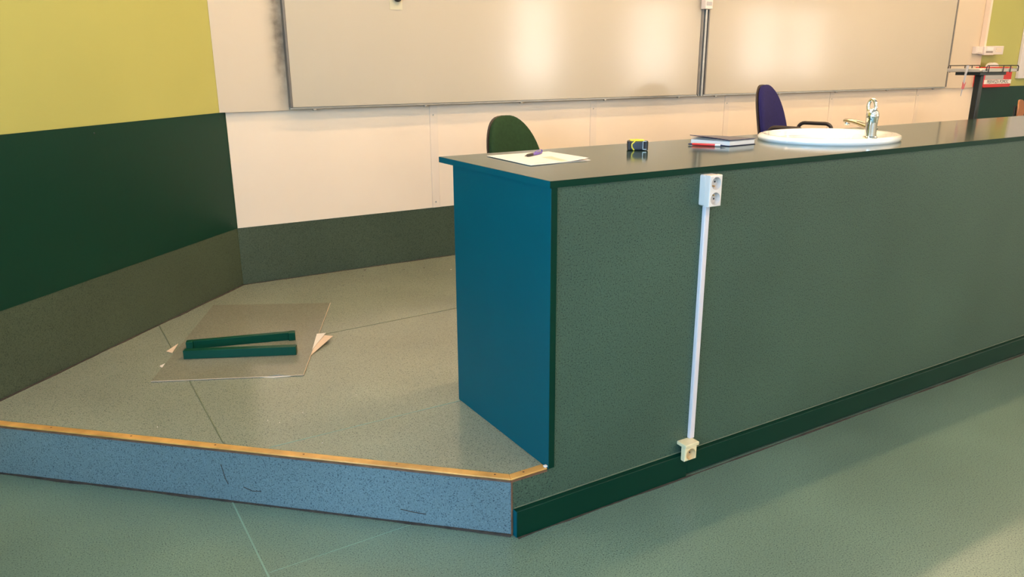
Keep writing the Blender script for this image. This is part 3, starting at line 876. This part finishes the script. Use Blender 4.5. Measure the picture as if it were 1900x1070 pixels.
def office_chair(loc, facing, fabric, wb, wt, bh, bz, recline, label, arms, seat_z=0.47, roll=0.0, arm_z=0.68, arm_dx=0.0):
    rz = math.atan2(facing[1], facing[0]) - PI / 2
    c = empty('office_chair', loc, rz, label, 'chair', None)
    st = MB()
    rg = []
    for z, s in ((-0.03, 0.9), (-0.02, 0.98), (0.01, 1.0), (0.03, 0.96), (0.042, 0.8), (0.045, 0.4)):
        rg.append([Vector((0.235 * s * math.copysign(abs(math.cos(t)) ** 0.6, math.cos(t)), 0.03 + 0.225 * s * math.copysign(abs(math.sin(t)) ** 0.6, math.sin(t)), seat_z + z)) for t in [2 * PI * k / 40 for k in range(40)]])
    st.loft(rg).build('seat', fabric, c, smooth=True)
    RM = Matrix.Translation((0, -0.20, bz)) @ Matrix.Rotation(roll, 4, 'Y') @ Matrix.Rotation(recline, 4, 'X')
    f = MB().loft([[RM @ v for v in r] for r in backrest_rings(wb, wt, bh, 0.018, 0.22, 0.030)])
    bk = f.build('backrest', fabric, c, smooth=True)
    g = MB().loft([[RM @ (v + Vector((0, -0.022, 0))) for v in r] for r in backrest_rings(wb, wt, bh, 0.0, 0.22, 0.018, grow=1.025)])
    g.build('back_shell', m_brownblk, c, smooth=True)
    MB().tube([(0, -0.06, seat_z - 0.04), (0, -0.22, seat_z - 0.035), (0, -0.262, seat_z + 0.02), (0, -0.262 - math.sin(recline) * .05, bz + 0.12)], 0.016, n=10, flat=0.5).build('back_bracket', m_black, c, smooth=True)
    MB().lathe([(0.05, seat_z - 0.05), (0.05, seat_z - 0.032)], n=20).build('seat_plate', m_black, c)
    MB().lathe([(0.028, 0.08), (0.028, 0.24), (0.018, 0.245), (0.018, seat_z - 0.05)], n=20).build('gas_column', m_black, c, smooth=True)
    for i in range(5):
        a = 2 * PI * i / 5 + 0.3
        ca, sa = math.cos(a), math.sin(a)
        lg = MB().tube([(0.02 * ca, 0.02 * sa, 0.105), (0.15 * ca, 0.15 * sa, 0.09), (0.28 * ca, 0.28 * sa, 0.065)], [0.024, 0.019, 0.014], n=10).build('leg', m_black, c, smooth=True)
        MB().lathe([(0.020, -0.011), (0.025, -0.008), (0.025, 0.008), (0.020, 0.011)], n=20, mtx=Matrix.Translation((0.28 * ca, 0.28 * sa, 0.026)) @ Matrix.Rotation(a, 4, 'Z') @ Matrix.Rotation(PI / 2, 4, 'X')).build('castor', m_black, lg, smooth=True)
    if arms:
        for s in (-1, 1):
            x = s * 0.245
            y0, y1 = -0.15 + arm_dx, 0.085 + arm_dx
            pth = []
            for k in range(7):
                t = PI / 2 * k / 6
                pth.append((x, y0 + 0.045 * (1 - math.sin(t)), arm_z - 0.05 + 0.05 * math.sin(t) if False else arm_z - 0.045 * (1 - math.sin(t))))
            a1 = [(x, y0 + 0.03, arm_z - 0.20), (x, y0 + 0.005, arm_z - 0.06)] + [(x, y0 + 0.05 - 0.045 * math.cos(t), arm_z - 0.045 + 0.045 * math.sin(t)) for t in [PI / 2 * k / 5 for k in range(6)]]
            a2 = [(x, y1 - 0.05 + 0.045 * math.sin(t), arm_z - 0.045 + 0.045 * math.cos(t)) for t in [PI / 2 * k / 5 for k in range(6)]] + [(x, y1 - 0.02, arm_z - 0.12), (x * 0.8, 0.03, seat_z - 0.02)]
            ar = MB().tube([(x * 0.8, -0.03, seat_z - 0.03)] + a1 + a2, 0.0135, n=12, flat=0.85).build('armrest', m_brownblk, c, smooth=True)
    return c
office_chair((1.115, 1.700, H), (0.28, -0.96), m_gfab, 0.47, 0.30, 0.42, 0.472, math.radians(14), 'dark green upholstered office chair behind the papers on the desk', False, roll=0)
office_chair((3.05, 1.62, H), (0.31, -0.95), m_bfab, 0.44, 0.30, 0.50, 0.52, math.radians(11), 'navy blue high-backed office chair with black armrests behind the desk', True, arm_z=0.762)

# plywood chair far right, only its top rim shows
pc_ = empty('plywood_chair', (5.98, 1.60, H), math.radians(200), 'orange-brown plywood chair behind the far right end of the desk', 'chair')
vs = []
rg = []
for s, off in ((1.0, 0.0), (1.0, 0.010)):
    rg.append([Vector((0.20 * math.copysign(abs(math.cos(t)) ** 0.7, math.cos(t)), -0.19 + off + 0.5 * (0.20 * math.cos(t)) ** 2, 0.745 + 0.10 * math.copysign(abs(math.sin(t)) ** 0.7, math.sin(t)))) for t in [2 * PI * k / 32 for k in range(32)]])
MB().loft(rg).build('backrest', m_ply, pc_, smooth=True)
MB().prism(rrect(-0.19, -0.17, 0.19, 0.20, 0.06), 0.44, 0.452).build('seat', m_ply, pc_, bevel=0.003)
for sx in (-1, 1):
    MB().tube([(sx * 0.17, -0.22, 0.0), (sx * 0.165, -0.17, 0.43), (sx * 0.15, -0.195, 0.80)], 0.010, n=10).build('leg', m_post, pc_, smooth=True)
    MB().tube([(sx * 0.17, 0.20, 0.0), (sx * 0.16, 0.15, 0.43)], 0.010, n=10).build('leg', m_post, pc_, smooth=True)

# ------------------------------------------------------------------ projector trolley
tr = empty('projector_stand', (4.205, 1.20, H), 0, 'metal tray stand with a wire rail on a dark post behind the desk', 'stand')
tx0, tx1, td = -0.195, 0.195, 0.12
tz = 1.268 - H
MB().box(tx0, -td, tz, tx1, td, tz + 0.022).build('tray', m_tray, tr, bevel=0.003)
MB().box(tx0 + 0.03, -0.08, tz - 0.020, tx1 - 0.05, 0.08, tz - 0.0005).build('tray_support', m_post, tr, bevel=0.002)
rail = []
zr = tz + 0.040
for y in (-td - 0.004, td + 0.004):
    MB().tube([(tx0 + 0.015, y, tz + 0.008), (tx0 + 0.015, y, zr - 0.008), (tx0 + 0.025, y, zr), (tx1 - 0.01, y, zr), (tx1, y, zr - 0.008), (tx1, y, tz + 0.004)], 0.0032, n=8).build('wire_rail', m_brownblk, tr, smooth=True)
    for x in (tx0 + 0.04, 0.015, 0.10):
        MB().tube([(x, y, tz - 0.004), (x, y, zr)], 0.003, n=8).build('rail_upright', m_brownblk, tr, smooth=True)
for x in (tx0 - 0.014, tx1 + 0.014):
    MB().lathe([(0.006, -0.012), (0.009, -0.004), (0.009, 0.010), (0.005, 0.014)], n=12, mtx=Matrix.Translation((x, -td + 0.02, tz + 0.010)) @ Matrix.Rotation(PI / 2, 4, 'Y')).build('end_knob', m_tray, tr, smooth=True)
MB().box(-0.060, -0.030, 0.0605, -0.020, 0.010, tz - 0.0205).build('post', m_post, tr, bevel=0.004)
MB().box(-0.28, -0.03, 0.030, 0.28, 0.03, 0.06).build('foot', m_post, tr, bevel=0.005)
MB().box(-0.03, -0.25, 0.030, 0.03, 0.25, 0.06).build('foot', m_post, tr, bevel=0.005)
for x, y in ((-0.26, 0), (0.26, 0), (0, 0.23), (0, -0.23)):
    MB().lathe([(0.015, -0.008), (0.015, 0.008)], n=16, mtx=Matrix.Translation((x, y, 0.0155)) @ Matrix.Rotation(PI / 2, 4, 'X')).build('castor', m_black, tr)
st = empty('hanging_strap', (4.205 - 0.195 - 0.013, 1.19, H + tz), 0, 'grey strap with a pink tag hanging from the tray stand', 'strap')
MB().tube([(0.014, -0.001, 0.040), (0.006, -0.002, 0.02), (-0.004, -0.002, -0.04), (-0.012, -0.002, -0.10), (-0.018, -0.002, -0.150)], [0.010, 0.009, 0.006, 0.005, 0.002], n=8, flat=0.3).build('strap_band', m_clear, st, smooth=True)
MB().prism([(-0.030, -0.105), (-0.004, -0.105), (0.006, -0.062), (-0.008, -0.080), (-0.028, -0.060)], 0.006, 0.009, Matrix.Rotation(PI / 2, 4, 'X')).build('tag', m_pink, st)

# ------------------------------------------------------------------ things on the wall at the right
sw = empty('switch_box', (6.365, WY - 0.0305, 1.398), 0, 'row of cream switches and a small thermostat on the yellow-green wall', 'wall switch')
MB().box(0.0, -0.040, 0.006, 0.135, 0, 0.078).build('switch_housing', m_plastic, sw, bevel=0.004)
MB().box(0.025, -0.044, 0.018, 0.115, -0.040, 0.068).build('rocker', m_plastic, sw, bevel=0.003)
th_ = MB().box(0.140, -0.055, -0.006, 0.335, 0, 0.082).build('thermostat_housing', m_plastic, sw, bevel=0.004)
MB().box(0.168, -0.0575, 0.036, 0.310, -0.0552, 0.070).build('display', mat('display_cover', (0.86, 0.80, 0.74), 0.2), th_, bevel=0.001)
MB().box(0.168, -0.0575, 0.016, 0.305, -0.0552, 0.033).build('button_strip', mat('grey_buttons', (0.32, 0.24, 0.2), 0.4), th_)
b2 = MB().box(0.340, -0.050, 0.0, 0.545, 0, 0.085).build('switch_housing', m_plastic, sw, bevel=0.004)
MB().box(0.380, -0.0525, 0.048, 0.500, -0.0502, 0.062).build('rocker', m_cream, b2)
MB().box(0.380, -0.0525, 0.028, 0.500, -0.0502, 0.040).build('rocker', m_cream, b2)
MB().box(0.206, 0, 0.002, 0.535, 0.030, 0.076).build('back_box', m_plastic, sw)
sw.scale = (0.82, 1, 0.92)
cc = MB().box(6.475, WY - 0.075, 1.468, 6.51, WY - 0.0305, 3.2).build('cable_conduit', m_batten, bevel=0.002)
tag(cc, 'cream cable conduit running up from the switches beside the cream panels', 'cable conduit')

fa = empty('first_aid_box', (6.470, WY - 0.0065, 1.10), 0, 'red first aid box with a white lettered strip on the wall below the switches', 'first aid box')
MB().prism(rrect(0.0, 0.0, 0.475, 0.185, 0.015), 0, 0.12, Matrix.Rotation(PI / 2, 4, 'X')).build('case', m_red, fa, bevel=0.004)
MB().box(0.012, -0.1215, 0.072, 0.33, -0.1202, 0.165).build('clear_window', m_clear, fa)
lbl = MB().box(0.004, -0.1220, 0.032, 0.475, -0.1202, 0.070).build('label_strip', m_paper, fa)
MB().box(0.40, -0.127, 0.150, 0.455, -0.1202, 0.182).build('latch', m_pink, fa, bevel=0.002)
MB().prism([(0.195 + 0.085 * math.cos(PI * k / 16), 0.186 + 0.040 * math.sin(PI * k / 16)) for k in range(17)], 0.05, 0.09, Matrix.Rotation(PI / 2, 4, 'X')).build('white_handle', m_paper, fa, bevel=0.003)
tcv = bpy.data.curves.new('lettering', 'FONT')
tcv.body = 'PIERWSZA POMOC'
tcv.size = 0.043; tcv.extrude = 0.0003
tcv.align_x = 'CENTER'; tcv.align_y = 'CENTER'
to = bpy.data.objects.new('lettering_curve', tcv)
COL.objects.link(to)
bpy.context.view_layer.update()
tme = bpy.data.meshes.new_from_object(to.evaluated_get(bpy.context.evaluated_depsgraph_get()))
bpy.data.objects.remove(to)
to = bpy.data.objects.new('lettering', tme)
COL.objects.link(to)
tme.materials.clear(); tme.materials.append(m_hole)
to.parent = lbl
to.location = (0.24, -0.1226, 0.050)
to.rotation_euler = (PI / 2, 0, 0)
to.scale = (1.02, 1, 1)

nbrd = MB().box(7.26, WY - 0.028, 1.172, 8.6, WY - 0.0005, 2.3).build('notice_board', mat('notice_board_white', (0.74, 0.66, 0.62), 0.4, var=0.02), bevel=0.003)
tag(nbrd, 'pale notice board on the wall at the right edge of the photo', 'notice board')

# ------------------------------------------------------------------ ceiling lamps
def lamp(x, y, L=1.5):
    e = empty('ceiling_lamp', (x, y, ZC), 0, 'long fluorescent ceiling lamp above the lecture desk', 'ceiling lamp', 'fluorescent ceiling lamps')
    MB().box(-L / 2, -0.08, -0.06, L / 2, 0.08, 0).build('lamp_housing', m_lampbody, e, bevel=0.004)
    MB().box(-L / 2 + 0.03, -0.032, -0.075, L / 2 - 0.03, 0.032, -0.0605).build('diffuser', m_lamp, e)
    return e
proto = lamp(-0.1, 0.54)
spots = [(x, 0.54) for x in (1.45, 3.0, 4.55, 6.1)] + [(x, 1.52) for x in (-0.1, 1.45, 3.0, 4.55, 6.1)] + [(x, -1.9) for x in (-1.0, 0.6, 2.2, 3.8, 5.4, 7.0, 8.6)] + [(x, -4.3) for x in (-1.0, 0.6, 2.2, 3.8, 5.4, 7.0, 8.6)]
for x, y in spots:
    c = copy_tree(proto)
    c.location = (x, y, ZC)
    c['label'] = {0.54: 'long fluorescent ceiling lamp above the lecture desk', 1.52: 'long fluorescent ceiling lamp between desk and whiteboards', -1.9: 'long fluorescent ceiling lamp over the hall floor near the desk', -4.3: 'long fluorescent ceiling lamp by the far window wall'}[y]
